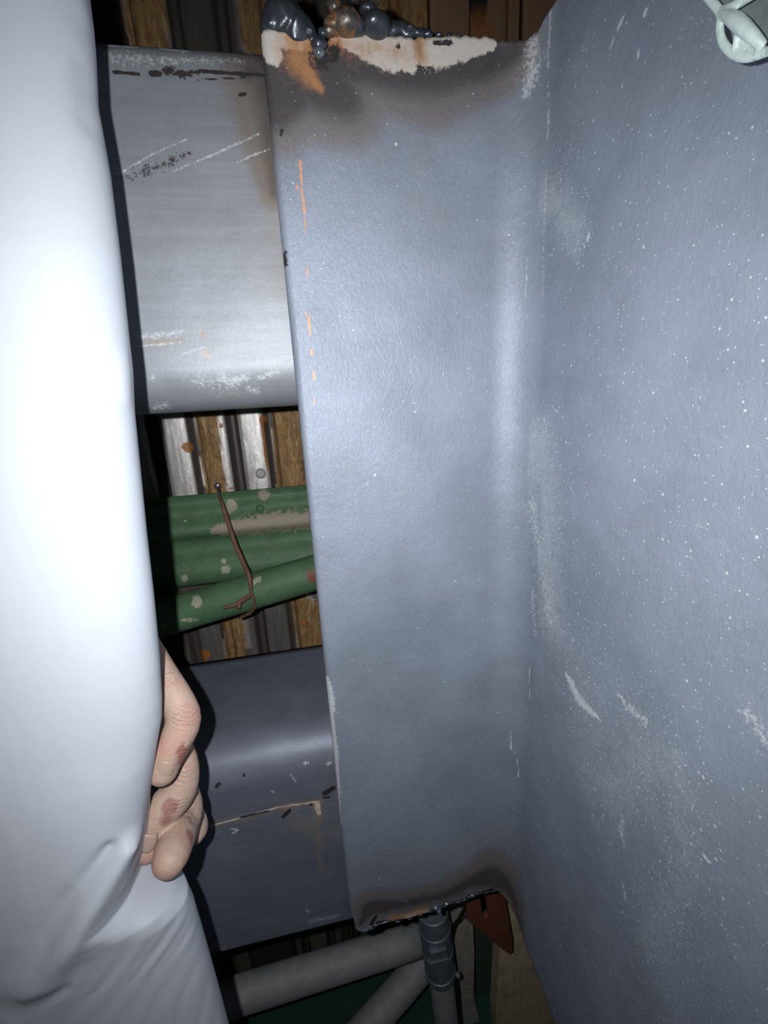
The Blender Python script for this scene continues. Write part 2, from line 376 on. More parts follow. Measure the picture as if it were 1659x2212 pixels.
YB = 0.322
zz = lambda px_, py_: aty(px_, py_, YB)[2]
beam('steel_beam', YB, 0.13, zz(450, 884)-0.002, zz(400, 84)+0.002, 0.016, 0.030, -0.62, 0.148, M_up, {
    'soot': [([(590, 60), (570, 200), (590, 420)], [0.02, 0.016, 0.006]), ([(540, 160), (560, 160)], 0.012)],
    'chalk': [([(235, 118), (330, 128), (520, 128)], [0.0060, 0.0045, 0.003], 0.52), ([(225, 84), (290, 88)], 0.0007), ([(340, 90), (400, 100)], 0.0008), ([(255, 376), (330, 333), (408, 298)], [0.0007, 0.0006, 0.0004], 0.66), ([(370, 372), (470, 330), (558, 290)], [0.0004, 0.0009, 0.0007], 0.64), ([(510, 352), (540, 338), (582, 322)], [0.0004, 0.0008, 0.0004], 0.66),
              ([(300, 730), (390, 718)], 0.0024, 0.56), ([(300, 748), (390, 740)], 0.0009, 0.62), ([(395, 765), (440, 750)], 0.0009, 0.66), ([(580, 751), (632, 746)], 0.0009, 0.66), ([(580, 768), (632, 764)], 0.0008, 0.62), ([(565, 751)], .0008), ([(568, 768)], .0009),
              ([(475, 810), (495, 825), (530, 815)], 0.0045, 0.62), ([(560, 818), (600, 800), (622, 782)], 0.0034, 0.58), ([(535, 842), (555, 846)], 0.0030, 0.6), ([(320, 882), (350, 876)], 0.003, 0.6), ([(330, 815)], 0.003, 0.55), ([(440, 765), (455, 770)], 0.003, 0.6), ([(420, 820), (500, 840)], 0.008, 0.44)],
    'dark': [([(265, 382), (330, 365), (410, 330)], [0.006, 0.006, 0.003], 0.50), ([(245, 155), (300, 160)], 0.0008), ([(325, 158), (345, 160)], 0.0013), ([(355, 152), (390, 158), (430, 156)], [0.0030, 0.0038, 0.0022], 0.66), ([(430, 154), (500, 158), (570, 162)], 0.0009), ([(518, 205), (530, 203)], 0.0009), ([(425, 172), (530, 168)], 0.0004)],
    'dust': [([(565, 250), (600, 600)], 0.014, 0.5), ([(300, 742), (392, 736)], 0.0016)],
    'orange': [([(438, 721)], 0.0016, 0.6), ([(445, 763)], 0.0030, 0.5)]},
    'long blue-grey steel beam with rounded lower edge and diagonal scratches, behind the column top')
beam('steel_beam', YB, 0.150, zz(600, 2030)-0.001, zz(600, 1642)+0.012, 0.034, 0.006, -0.62, 0.148, M_lo, {
    'chalk': [([(500, 1790), (514, 1793), (503, 1800)], 0.0011, 0.8), ([(590, 1710)], 0.003, 0.58), ([(625, 1654), (720, 1650)], 0.0006, 0.8), ([(628, 1673), (638, 1688)], 0.0016, 0.6), ([(495, 1674)], 0.0012), ([(670, 1990), (730, 1978)], 0.005, 0.5), ([(660, 1965), (668, 1970)], 0.003, 0.55), ([(460, 2040), (490, 2055)], 0.006, 0.46)],
    'dark': [([(465, 1702), (474, 1694)], 0.0016), ([(520, 1766), (580, 1752)], 0.0009), ([(612, 1764), (622, 1755), (626, 1748)], [0.002, 0.0024, 0.001]), ([(703, 1713), (718, 1703)], 0.0028), ([(698, 1724), (712, 1722)], 0.001), ([(672, 1738)], 0.0015), ([(500, 1690), (540, 1672)], 0.0004)],
    'dust': [([(455, 1784), (530, 1766), (600, 1746), (690, 1732)], 0.0040), ([(640, 1775), (700, 1800)], 0.014, 0.6), ([(685, 1740), (692, 1880)], [0.006, 0.002], 0.9)], 'cream': [([(455, 1784), (530, 1764), (600, 1744), (640, 1738), (690, 1732)], [0.0016, 0.0018, 0.0018, 0.0026, 0.0024], 0.62), ([(684, 1740), (690, 1758)], [0.0042, 0.002], 0.75)],
    'orange': [([(600, 1745), (640, 1738), (690, 1732)], [0.003, 0.004, 0.004], 0.42), ([(684, 1742), (692, 1765)], [0.006, 0.003], 0.42)]},
    'dark blue-grey steel beam with cream and black weld seam, lower one behind the column foot')

# ------------------------------------------------------------------ corrugated wall and surroundings
def corr_mat():
    m = Mat('galvanised', (0.66, 0.635, 0.61), 0.42, 0.55)
    A = m.attr('mk')
    nz = m.noise(40, 7, 0.75, m.scaled((1, 1, 0.25)), 1.5); n2 = m.noise(120, 8, 0.75, m.scaled((1, 1, 0.55)), 0.8)
    m.mul(m.noise(200, 4, 0.7), 0.75, 1.15)
    sp = m.ramp(n2, 0.70, 0.74); m.mix(sp, (0.05, 0.04, 0.035)); m.mixv('metal', sp, 0)
    r = m.edge(A[0], nz, 0.75, 0.06)
    m.mixv('metal', r, 0.0); m.mixv('rough', r, 0.75)
    m.mix(r, (0.36, 0.21, 0.085)); stv = m.noise(150, 6, 0.75, m.scaled((1.5, 1, 0.10)), 0.4); m.mul(m.ramp(stv, 0.3, 0.7), 0.70, 1.35)
    rr = m.math('MULTIPLY', r, m.ramp(n2, 0.45, 0.66)); m.mix(rr, (0.17, 0.095, 0.045))
    r3 = m.math('MULTIPLY', r, m.ramp(m.noise(95, 6, 0.7, m.scaled((1.6, 1, 0.3), off=(3, 2, 1))), 0.52, 0.66)); m.mix(r3, (0.52, 0.36, 0.17))
    dk = m.ramp(A[1], 0.2, 0.8); m.mixv('metal', dk, 0.0); m.mix(m.math('MULTIPLY', dk, 0.95), (0.058, 0.046, 0.040))  # painted shade from the mesh mask, mixed into the sheet colour
    s2 = m.edge(A[2], n2, 0.5, 0.06); m.mixv('metal', s2, 0.0); m.mix(s2, (0.42, 0.17, 0.045))
    m.addh(n2, 0.6)
    return m.done(0.6, 0.001)
YC = 0.560; PER = 0.0436
xs = []; ys = []; reg = []
x = -1.0
x_first = aty(352, 950, YC)[0]
k0 = math.floor((-1.0-x_first)/PER)
for k in range(k0, k0+39):
    b = x_first+k*PER
    for dx, dy in ((0, 0), (0.004, -0.0005), (0.013, -0.0007), (0.022, -0.0005), (0.0262, 0), (0.0280, 0.0015), (0.0298, 0.009), (0.0315, 0.0135), (0.0335, 0.015), (0.0372, 0.015), (0.0392, 0.0135), (0.0409, 0.009), (0.0427, 0.0015)):
        xs.append(b+dx); ys.append(YC+dy)
xs = np.array(xs); ys = np.array(ys); zs = np.linspace(-1.0, 0.75, 330)
V = np.zeros((len(xs), len(zs), 3)); V[:, :, 0] = xs[:, None]; V[:, :, 1] = ys[:, None]; V[:, :, 2] = zs
V = V.reshape(-1, 3)
ph = (V[:, 0]-x_first) % PER; kk = np.floor((V[:, 0]-x_first)/PER).astype(int)
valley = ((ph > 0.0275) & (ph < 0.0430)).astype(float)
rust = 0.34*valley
C = lambda pts: [(lambda p: (p[0], p[2]))(aty(a, b, YC)) for a, b in pts]
P2 = V[:, [0, 2]]
rust = np.maximum(rust, field(P2, [(C([(440, 880), (455, 1000), (470, 1090)]), [0.0150, 0.0145, 0.0145]), (C([(632, 860), (655, 1080)]), 0.011), (C([(500, 1330), (515, 1460)]), 0.014), (C([(645, 1290), (668, 1450)]), 0.011), (C([(690, 1300), (700, 1450)]), 0.008),
        (C([(290, -80), (320, 90)]), 0.020), (C([(540, -80), (550, 90)]), 0.014), (C([(930, -150), (1200, 110)]), 0.09), (C([(600, 880), (612, 1080)]), 0.008)]))
spots = field(P2, [(C([(403, 1047)]), 0.0042), (C([(405, 970), (404, 963)]), 0.0045), (C([(568, 905)]), 0.0042), (C([(566, 912), (572, 960), (580, 1060)]), 0.0011), (C([(446, 1410), (440, 1420)]), 0.0060), (C([(478, 918)]), 0.0035), (C([(625, 912)]), 0.003), (C([(655, 1340), (658, 1350)]), 0.004), (C([(500, 1055)]), 0.003)])
shade = np.where((V[:, 2] < -0.21), 0.66, 0.0)  # shade painted on the lower sheet, outside the flash reflection
shade = np.maximum(shade, np.where(V[:, 2] > 0.22, 0.75, 0))  # flash falloff painted into the top of the sheet
shade = np.maximum(shade, 0.80*valley)  # valleys coloured dark, as shaded from the flash
A = np.stack([rust, shade*np.where(rust > 0.48, 0.3, 1.0), spots, 0*rust], 1)
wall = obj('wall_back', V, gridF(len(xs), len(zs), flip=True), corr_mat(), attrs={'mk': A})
wall.data.materials[0].use_backface_culling = False
tag(wall, 'galvanised corrugated wall sheet with orange-brown rust runs', kind='structure')
wall.modifiers.new('thickness', 'SOLIDIFY').thickness = 0.0008
wall.modifiers['thickness'].offset = -1

# floor far below, dark green
M_floor = simple('green_floor', (0.025, 0.085, 0.060), 0.65, 0, 0.25, 25, 0.3, spot=((0.08, 0.09, 0.08), 22, 0.70))
def box(lo, hi):
    x0, y0, z0 = lo; x1, y1, z1 = hi
    V = [(x0,y0,z0),(x1,y0,z0),(x1,y1,z0),(x0,y1,z0),(x0,y0,z1),(x1,y0,z1),(x1,y1,z1),(x0,y1,z1)]
    return np.array(V), [[0,3,2,1],[4,5,6,7],[0,1,5,4],[1,2,6,5],[2,3,7,6],[3,0,4,7]]
v, f = box((-1.0, -0.6, -1.03), (0.7, YC+0.03, -1.0))
tag(obj('floor', v, f, M_floor, smooth=False), 'dark green painted floor far below the beams', kind='structure')

# ------------------------------------------------------------------ slag along the cut
def slag_mat(name, base, rough, rust):
    m = Mat(name, base, rough, 0.6, 0.6)
    m.mul(m.noise(250, 5, 0.7), 0.6, 1.4)
    if rust: f = m.ramp(m.noise(120, 5, 0.7), 0.44, 0.60); m.mix(f, (0.30, 0.14, 0.05)); m.mixv('metal', f, 0.1)
    m.addh(m.noise(500, 4, 0.6), 0.5)
    return m.done(0.5, 0.0006)
M_slag = slag_mat('dark_slag', (0.085, 0.095, 0.115), 0.30, False)
M_slagr = slag_mat('rusty_slag', (0.13, 0.12, 0.11), 0.38, True)
M_weld = slag_mat('bright_bead', (0.26, 0.30, 0.34), 0.16, False)
def fb(px_, py_, dy=0.0): return aty(px_, py_, FY+dy)
def remesh(o, vox, smooth_it=4):
    r = o.modifiers.new('union', 'REMESH'); r.mode = 'VOXEL'; r.voxel_size = vox; r.use_smooth_shade = True
    s = o.modifiers.new('soft', 'SMOOTH'); s.iterations = smooth_it; s.factor = 0.5
crust = []
for i, (a, b, r) in enumerate([(578, 58, 12), (590, 50, 20), (612, 44, 24), (640, 52, 22), (655, 62, 18), (600, 62, 16), (625, 64, 14), (668, 76, 13), (678, 86, 11), (608, 34, 30), (612, 22, 20), (620, 12, 16), (600, 10, 10), (640, 62, 26)]):
    crust.append(blob(fb(a, b, 0.003), r*0.00031, 1.1, 0.9, 1, 2, 0.25, 1.7, i))
o = obj('slag_crust', *join(crust), M_slag, column); remesh(o, 0.0007, 12); tag(o, 'dark lumpy slag cone on the left end of the top cut')
crust = [blob(fb(a, b, 0.002), r*0.00031, 1.1, 0.8, 0.8, 2, 0.3, 1.7, i+20) for i, (a, b, r) in enumerate([(835, 66, 14), (850, 62, 14), (868, 62, 14), (885, 68, 13), (905, 72, 11), (925, 75, 9), (948, 76, 7), (970, 77, 6), (990, 78, 5), (880, 76, 10), (845, 76, 8), (1015, 80, 4), (870, 50, 7)])]
o = obj('slag_crust', *join(crust), M_slag, column); remesh(o, 0.0007); tag(o, 'thin dark slag ridge tapering right along the top cut')
for a, b, r, mt, sz, lab in [(690, 96, 13, M_slag, 1.2, 'dark slag drip'), (690, 112, 9, M_weld, 1.5, 'shiny metal drop'), (748, 52, 27, M_slagr, 1.0, 'rust-brown round slag bead'), (765, 58, 20, M_slag, 1, None), (722, 55, 17, M_slagr, 1, None), (712, 68, 12, M_slagr, 1, None), (722, 12, 12, M_slagr, 1.5, None), (740, 28, 12, M_slagr, 1, None),
                             (812, 56, 25, M_slag, 1.0, 'large round dark slag bead'), (795, 22, 15, M_slag, 0.9, None), (800, 16, 8, M_weld, 1, None), (782, 60, 5, M_weld, 1.4, None), (698, 70, 8, M_slag, 1.3, None), (607, 6, 8, M_slag, 1, None), (668, 68, 6, M_weld, 1, None), (886, 60, 7, M_slag, 1, None)]:
    o = obj('slag_bead', *blob(fb(a, b, -0.001), r*0.00034, 1, 0.9, sz*0.66, 3, 0.14, 1.5, a), mt, column)
    if lab: tag(o, lab)
crust = [blob(fb(a, b, 0.003), r*0.0005, 2.3, 0.7, 0.45, 2, 0.5, 2.0, i+50) for i, (a, b, r) in enumerate([(800, 2005, 6), (815, 1995, 7), (835, 1990, 6), (860, 1990, 4), (885, 1985, 3), (910, 1978, 3), (935, 1964, 8), (950, 1957, 9), (970, 1950, 7), (990, 1946, 7), (1005, 1942, 6), (1020, 1934, 8), (1030, 1928, 7), (1050, 1927, 5), (1068, 1924, 5)])]
o = obj('slag_crust', *join(crust), M_slag, column); remesh(o, 0.0008, 5); tag(o, 'ragged brown slag ridge along the bottom cut')
for a, b, r in [(941, 1960, 8), (948, 1968, 6), (1020, 1934, 6), (965, 1952, 5)]:
    obj('slag_bead', *blob(fb(a, b, -0.003), r*0.0004, 1, 0.9, 0.8, 3, 0.2, 1.5, a), M_weld, column)

# ------------------------------------------------------------------ green purlin, green pipe, wire
def green_mat(name):
    m = Mat(name, (0.085, 0.170, 0.088), 0.58, 0, 0.4)
    m.mul(m.noise(50, 5, 0.6), 0.6, 1.4)
    A = m.attr('mk')
    d = m.edge(A[0], m.noise(150, 8, 0.8), 1.7, 0.12); m.mix(m.math('MULTIPLY', d, 0.85), (0.44, 0.36, 0.29)); m.mixv('rough', d, 0.9)
    h = m.math('MULTIPLY', m.ramp(m.noise(60, 7, 0.75), 0.52, 0.70), 0.45); m.mix(h, (0.20, 0.23, 0.14))
    dd, c = m.voro(75); sp = m.nt.nodes.new('ShaderNodeSeparateColor'); m.L(c, sp.inputs[0])
    f = m.math('LESS_THAN', dd, m.math('MULTIPLY', m.math('MULTIPLY', sp.outputs[0], sp.outputs[1]), 0.17)); m.mix(f, (0.46, 0.50, 0.38))
    s = m.edge(A[1], m.noise(220, 7, 0.8), 1.6, 0.08); m.mix(m.math('MULTIPLY', s, 0.85), (0.45, 0.44, 0.34))
    r = m.edge(A[2], m.noise(220, 7, 0.8), 1.6, 0.08); m.mix(r, (0.20, 0.07, 0.04))
    m.addh(m.noise(120, 5, 0.6), 0.5)
    return m.done(0.5, 0.001)
M_green = green_mat('green_paint')
YG = 0.505
gz = lambda py_: aty(520, py_, YG)[2]
prof = smoothpts([(YG+0.006, gz(1062)), (YG-0.002, gz(1075)), (YG-0.002, gz(1100)), (YG-0.012, gz(1122)), (YG-0.012, gz(1138)), (YG-0.001, gz(1158)), (YG, gz(1178)), (YG-0.008, gz(1198)), (YG-0.013, gz(1220)), (YG-0.008, gz(1244)), (YG+0.004, gz(1256)), (YG+0.012, gz(1262))], 70)
xs = np.linspace(-0.7, 0.14, 340); k = len(prof)
V = np.zeros((len(xs), k, 3)); V[:, :, 0] = xs[:, None]; V[:, :, 1] = prof[:, 0]; V[:, :, 2] = prof[:, 1]; V = V.reshape(-1, 3)
P2 = V[:, [0, 2]]; G = lambda pts: [(lambda p: (p[0], p[2]))(aty(a, b, YG)) for a, b in pts]
mk = np.stack([field(P2, [(G([(470, 1140), (540, 1132), (600, 1126), (700, 1118)]), [0.006, 0.011, 0.012, 0.011]), (G([(570, 1068)]), 0.006), (G([(500, 1095)]), 0.006)]), field(P2, [(G([(486, 1206)]), 0.003), (G([(490, 1222)]), 0.005), (G([(500, 1085)]), 0.004), (G([(405, 1240)]), 0.004)]), 0*V[:, 0], 0*V[:, 0]], 1)
purlin = obj('green_purlin', V, gridF(len(xs), k, flip=True), M_green, attrs={'mk': mk})
sm = purlin.modifiers.new('thickness', 'SOLIDIFY'); sm.thickness = 0.002; sm.offset = -1
tag(purlin, 'broad green ribbed steel rail with dusty cream streak, fixed across the rusty corrugated sheet', 'purlin')
o = obj('rivet', *join([tube([aty(562, 1099, YG-0.006), aty(562, 1099, YG-0.001)], [0.0042, 0.005], 20)]), M_green, purlin)
# pale ledge below the purlin
v, f = box((-0.7, YG-0.004, gz(1288)), (0.14, YG+0.02, gz(1268)))
M_dusty = simple('dusty_steel', (0.21, 0.18, 0.14), 0.85, 0, 0.3, 45, 0.4)
tag(obj('flat_bar', v, f, M_dusty, smooth=False), 'dusty beige flat bar just under the green ribbed rail', 'bar')
# pipe
a0 = aty(375, 1328, 0.462); a1 = aty(680, 1237, 0.462); d = (a1-a0)
p0 = a0-d*3.0; p1 = a1+d*0.75
n = 260; T_ = np.linspace(0, 1, n); rp = 0.0196
v, f = tube([p0+(p1-p0)*t for t in T_], rp, 28)
P2 = v[:, [0, 2]]; G2 = lambda pts: [(lambda p: (p[0], p[2]))(aty(a, b, 0.445)) for a, b in pts]
mk = np.stack([0*v[:, 0], field(P2, [(G2([(424, 1303)]), 0.005), (G2([(395, 1340), (425, 1335)]), 0.002), (G2([(560, 1255), (545, 1262)]), 0.002)]), field(P2, [(G2([(676, 1243)]), 0.007)]), 0*v[:, 0]], 1)
tag(obj('green_pipe', v, f, M_green, attrs={'mk': mk}), 'slanting green painted pipe tied up with rusty wire', 'pipe')
M_rustwire = simple('rusty_wire', (0.19, 0.10, 0.07), 0.75, 0.1, 0.35, 180, 0.8)
def wy(a, b, y): return aty(a, b, y)
pts = [wy(471, 1052, 0.552), wy(477, 1080, 0.492), wy(490, 1120, 0.478), wy(506, 1170, 0.468), wy(525, 1215, 0.455), wy(538, 1245, 0.440), wy(542, 1275, 0.437)]
v1 = tube(pts, [0.0016, 0.0020, 0.0024, 0.0026, 0.0026, 0.0024, 0.0018], 10, 60)
v2 = tube([wy(541, 1275, 0.437), wy(548, 1295, 0.4385), wy(550, 1312, 0.444), wy(540, 1323, 0.452), wy(518, 1334, 0.466)], 0.0016, 10, 30)
wire = tag(obj('tie_wire', *join([v1, v2]), M_rustwire), 'rusty tie wire hanging from bolt and looped round the slanting green pipe', 'wire')
hel = []
A_, B_ = wy(541, 1286, 0.4355), wy(512, 1305, 0.4345)
for i in range(60):
    t = i/59; c = A_+(B_-A_)*t; an = t*5.5*2*math.pi
    hel.append(c+np.array([0.3*math.cos(an), math.cos(an)*0.7, math.sin(an)])*0.0017)
obj('twist', *tube(hel, 0.0015, 8), M_rustwire, wire)
obj('wire_tail', *tube([wy(515, 1304, 0.434), wy(498, 1309, 0.433), wy(482, 1313, 0.432)], 0.0020, 8), M_rustwire, wire)
obj('wire_tail', *tube([wy(518, 1303, 0.434), wy(516, 1314, 0.430)], 0.0019, 8), M_rustwire, wire)
M_wash = simple('washer_zinc', (0.40, 0.38, 0.36), 0.6, 0.5, 0.3, 300, 0.3)
M_bolt = simple('bolt_zinc', (0.5, 0.48, 0.45), 0.3, 0.8, 0.2, 200, 0.3)
v, f = join([tube([wy(470, 1050, 0.556), wy(470, 1050, 0.550)], 0.0048, 6), blob(wy(470, 1049, 0.549), 0.0034, 1, .7, 1, 2, 0.1)])
tag(obj('bolt', v, f, M_bolt), 'small zinc bolt in corrugated sheet above the rusty wire', 'bolt')
v, f = join([tube([wy(563, 1023, 0.5585), wy(563, 1023, 0.5565)], 0.0068, 24), tube([wy(563, 1023, 0.5565), wy(563, 1023, 0.5555)], [0.0055, 0.0045], 24)])
tag(obj('washer', v, f, M_wash, smooth=False), 'flat round washer on pale corrugated ridge above the green rail', 'washer')

# ------------------------------------------------------------------ things below the column
M_pipe = simple('grey_pipe', (0.47, 0.47, 0.48), 0.7, 0.25, 0.25, 60, 0.5)
M_pipe2 = simple('coupler_grey', (0.20, 0.24, 0.28), 0.45, 0.3, 0.2, 60, 0.3)
def P(a, b, c):                      # photo point at camera distance c
    return ray(a, b)*c
def straight(p, q, e0, e1): p = np.array(p); q = np.array(q); d = q-p; return [p-d*e0, q+d*e1]
def longtube(p, q, r, k=28, n=12): return tube([p+(q-p)*t for t in np.linspace(0, 1, n)], r, k)
hub = P(935, 2035, 0.62)
q = straight(P(540, 2142, 0.60), P(905, 2028, 0.66), 1.2, 0.06)
tag(obj('scaffold_pipe', *longtube(q[0], q[1], 0.0215), M_pipe), 'grey scaffold pipe running left just under the lower beam', 'pipe')
q = straight(P(800, 2212, 0.64), P(940, 2052, 0.70), 1.2, 0.05)
tag(obj('scaffold_pipe', *longtube(q[0], q[1], 0.0215), M_pipe), 'grey scaffold pipe slanting down left from the coupler', 'pipe')
top = P(938, 1992, 0.56); low = P(965, 2212, 0.60); d = low-top
cp = top+d*0.42
post = tag(obj('scaffold_post', *longtube(top+d*0.25, top+d*2.4, 0.0160), M_pipe), 'upright grey scaffold post with dark coupler sleeve below the column foot', 'pipe')
sl = []
for t0, t1, r in ((-0.12, 0.47, 0.0192), (0.02, 0.10, 0.0203), (0.23, 0.28, 0.0202), (0.42, 0.48, 0.0202)):
    sl.append(tube([top+d*t0, top+d*(t0+0.004), top+d*(t1-0.004), top+d*t1], [r-0.0015, r, r, r-0.0015], 24))
o = obj('coupler', *join(sl), M_pipe2, post, smooth=False); tag(o, 'dark blue-grey eight-sided coupler sleeve')
c0 = top+d*0.16-np.array([0.004, 0.020, 0]); o = obj('coupler_lug', *join([box(c0-np.array([0.010, 0.002, 0.016]), c0+np.array([0.010, 0.004, 0.016])), box(c0-np.array([0.012, 0.004, 0.002]), c0+np.array([0.012, 0.003, 0.002]))]), M_pipe2, post, smooth=False)
obj('set_screw', *blob(top+d*0.47+np.array([0.021, -0.008, 0]), 0.004, sub=2, amp=.1), M_pipe2, post)

def plate(name, pts, depth, thick, mat, label, cat, holes=None, parent=None):
    """flat plate whose outline lies in a plane facing -Y at given Y"""
    bm = bmesh.new()
    vs = [bm.verts.new(aty(a, b, depth)) for a, b in pts]
    f = bm.faces.new(vs)
    r = bmesh.ops.extrude_face_region(bm, geom=[f])
    for g in r['geom']:
        if isinstance(g, bmesh.types.BMVert): g.co.y += thick
    bmesh.ops.bevel(bm, geom=[e for e in bm.edges], offset=min(thick*0.2, 0.001), segments=1, affect='EDGES')
    bmesh.ops.recalc_face_normals(bm, faces=bm.faces)
    bm.verts.ensure_lookup_table()
    V = np.array([v.co[:] for v in bm.verts]); Fc = [[v.index for v in f.verts] for f in bm.faces]; bm.free()
    o = obj(name, V, Fc, mat, parent, smooth=False)
    if label: tag(o, label, cat)
    return o
M_red = simple('red_oxide', (0.20, 0.062, 0.042), 0.45, 0, 0.45, 50, 0.6, spot=((0.10, 0.065, 0.04), 45, 0.54))
red = plate('red_plate', [(1006, 1905), (1010, 1990), (1040, 2015), (1098, 2062), (1108, 2058), (1108, 2030), (1090, 1930), (1060, 1900), (1042, 1900), (1042, 1945), (1040, 1985), (1052, 1992), (1064, 1985), (1058, 1940), (1046, 1925), (1036, 1928), (1036, 1900)][:0] or
            [(1006, 1900), (1010, 1990), (1040, 2015), (1098, 2062), (1108, 2058), (1108, 2030), (1090, 1925), (1082, 1895), (1046, 1895), (1050, 1940), (1055, 1975), (1048, 1984), (1042, 1975), (1038, 1940), (1036, 1895)],
            0.345, 0.007, M_red, 'red oxide steel bracket with slot, hanging behind the column foot', 'bracket')
M_wood = Mat('dusty_wood', (0.62, 0.49, 0.33), 0.85)
M_wood.mul(M_wood.noise(60, 7, 0.7, M_wood.scaled((3, 3, 0.25))), 0.65, 1.7); M_wood.mix(M_wood.math('MULTIPLY', M_wood.ramp(M_wood.noise(30, 6, 0.7), 0.45, 0.7), 0.5), (0.28, 0.23, 0.16))
M_wood.addh(M_wood.noise(90, 6, 0.7, M_wood.scaled((3, 3, 0.25))), 1.5); M_wood = M_wood.done(0.8, 0.001)
plate('wooden_plank', [(1082, 1880), (1150, 1880), (1330, 2260), (1290, 2400), (1085, 2400), (1072, 2200), (1080, 2060)], 0.372, 0.022, M_wood, 'dusty tan wooden plank standing under the cut lower end of the web', 'plank')
M_plaster = simple('rough_plaster', (0.52, 0.49, 0.43), 0.9, 0, 0.35, 55, 1.5)
def strip(name, pts, y, th, mat, label, cat):
    return plate(name, pts, y, th, mat, label, cat)
strip('plaster_strip', [(975, 1890), (1000, 1890), (1022, 1990), (1026, 2060), (1024, 2150), (1048, 2260), (1060, 2400), (1010, 2400), (992, 2200), (988, 2100), (978, 2060), (975, 1990)], 0.44, 0.012, M_plaster, 'rough pale plaster strip beside the dark coupler', 'plaster strip')
M_dgreen = simple('dark_green_paint', (0.09, 0.14, 0.11), 0.6, 0, 0.3, 40, 0.4)
strip('green_strip', [(1024, 1900), (1085, 1900), (1085, 2400), (1058, 2400), (1030, 2150)], 0.47, 0.006, M_dgreen, 'dark green flat steel strip between plaster and wooden plank', 'steel strip')
M_blackw = simple('black_cable', (0.012, 0.012, 0.013), 0.6, 0, 0.2, 80)
cab = [aty(a, b, 0.395) for a, b in [(1008, 1950), (990, 1985), (976, 2008), (972, 2040), (978, 2080), (984, 2130), (992, 2212), (1002, 2330)]]
cable = tag(obj('black_cable', *tube(cab, [0.0012, 0.0014, 0.003, 0.0036, 0.004, 0.0045, 0.004, 0.004], 10, 50), M_blackw), 'thin black cable hanging beside the coupler and pale plaster', 'cable')
obj('cable_strand', *tube([aty(a, b, 0.39) for a, b in [(978, 2004), (992, 1988), (1010, 1972)]], 0.0008, 6, 12), M_blackw, cable)
# blocks seen in the gap under the lower beam
M_dkbl = simple('dark_block', (0.035, 0.03, 0.028), 0.8, 0, 0.3, 40, 0.5)
v, f = box(aty(600, 2065, 0.50)-np.array([0.03, 0, 0.10]), aty(630, 2040, 0.50)+np.array([0.0, 0.03, 0.02]))
tag(obj('timber_block', v, f, M_dkbl, smooth=False), 'small dark brown block in the gap under the lower beam', 'block')
v, f = box(aty(735, 2000, 0.50)-np.array([0.0, 0, 0.08]), aty(752, 1998, 0.50)+np.array([0.0, 0.03, 0.03]))
tag(obj('timber_block', v, f, M_dkbl, smooth=False), 'small dark brown block right beside the column foot', 'block')

# ------------------------------------------------------------------ brown folded sheets, top right
def brown():
    m = Mat('brown_rust_sheet', (0.15, 0.09, 0.052), 0.6, 0.1)
    m.mul(m.noise(30, 7, 0.7, m.scaled((2, 1, 0.3))), 0.5, 1.5); m.mix(m.ramp(m.noise(18, 5, 0.7, m.scaled((3, 1, 0.3))), 0.55, 0.7), (0.20, 0.13, 0.07))
    A = m.attr('mk'); k = m.edge(A[0], m.noise(120, 6, 0.75), 0.7, 0.06); m.mix(k, (0.008, 0.008, 0.008)); k = m.ramp(A[1], 0.2, 0.8); m.mix(m.math('MULTIPLY', k, 0.7), (0.20, 0.07, 0.02))
    m.addh(m.noise(60, 5, 0.6), 1.0); return m.done(0.6, 0.001)
M_brown = brown()
def folded(name, pix, y, label, cat):
    """folded sheet: vertical strips, each with its own depth; pix = [(px at photo row 60, dy)]"""
    cols = []
    for a, dy in pix: p = aty(a, 60, y+dy); cols.append((p[0], p[1]))
    fine = []
    for i in range(len(cols)-1):
        for t in np.linspace(0, 1, 10, endpoint=False): fine.append((cols[i][0]+(cols[i+1][0]-cols[i][0])*t, cols[i][1]+(cols[i+1][1]-cols[i][1])*t))
    fine.append(cols[-1]); zs_ = np.linspace(0.16, 0.62, 90)
    V = np.array([[(x, yy, z) for z in zs_] for x, yy in fine]).reshape(-1, 3)
    pc = lambda pts: [(lambda p: (p[0], p[2]))(aty(a, b, y)) for a, b in pts]
    mk = np.stack([field(V[:, [0, 2]], [(pc([(1035, -60), (1035, 10), (1036, 30)]), [0.008, 0.008, 0.006])]), field(V[:, [0, 2]], [(pc([(1040, 50), (1040, 90)]), 0.010)]), 0*V[:, 0], 0*V[:, 0]], 1)
    o = obj(name, V, gridF(len(fine), len(zs_), flip=True), M_brown, smooth=False, attrs={'mk': mk})
    s = o.modifiers.new('thickness', 'SOLIDIFY'); s.thickness = 0.0012; s.offset = -1
    return tag(o, label, cat)
folded('folded_sheet', [(926, 0.02), (932, 0.0), (1010, 0.0), (1014, 0.004), (1095, 0.004), (1100, -0.004), (1118, -0.004), (1122, 0.008)], 0.40, 'brown rusted folded steel sheet above the column top cut', 'steel sheet')
folded('folded_sheet', [(1128, 0.012), (1131, -0.004), (1220, -0.002), (1320, 0.0)], 0.395, 'tan-edged brown sheet wedged between column web and rusty sheet', 'steel sheet')

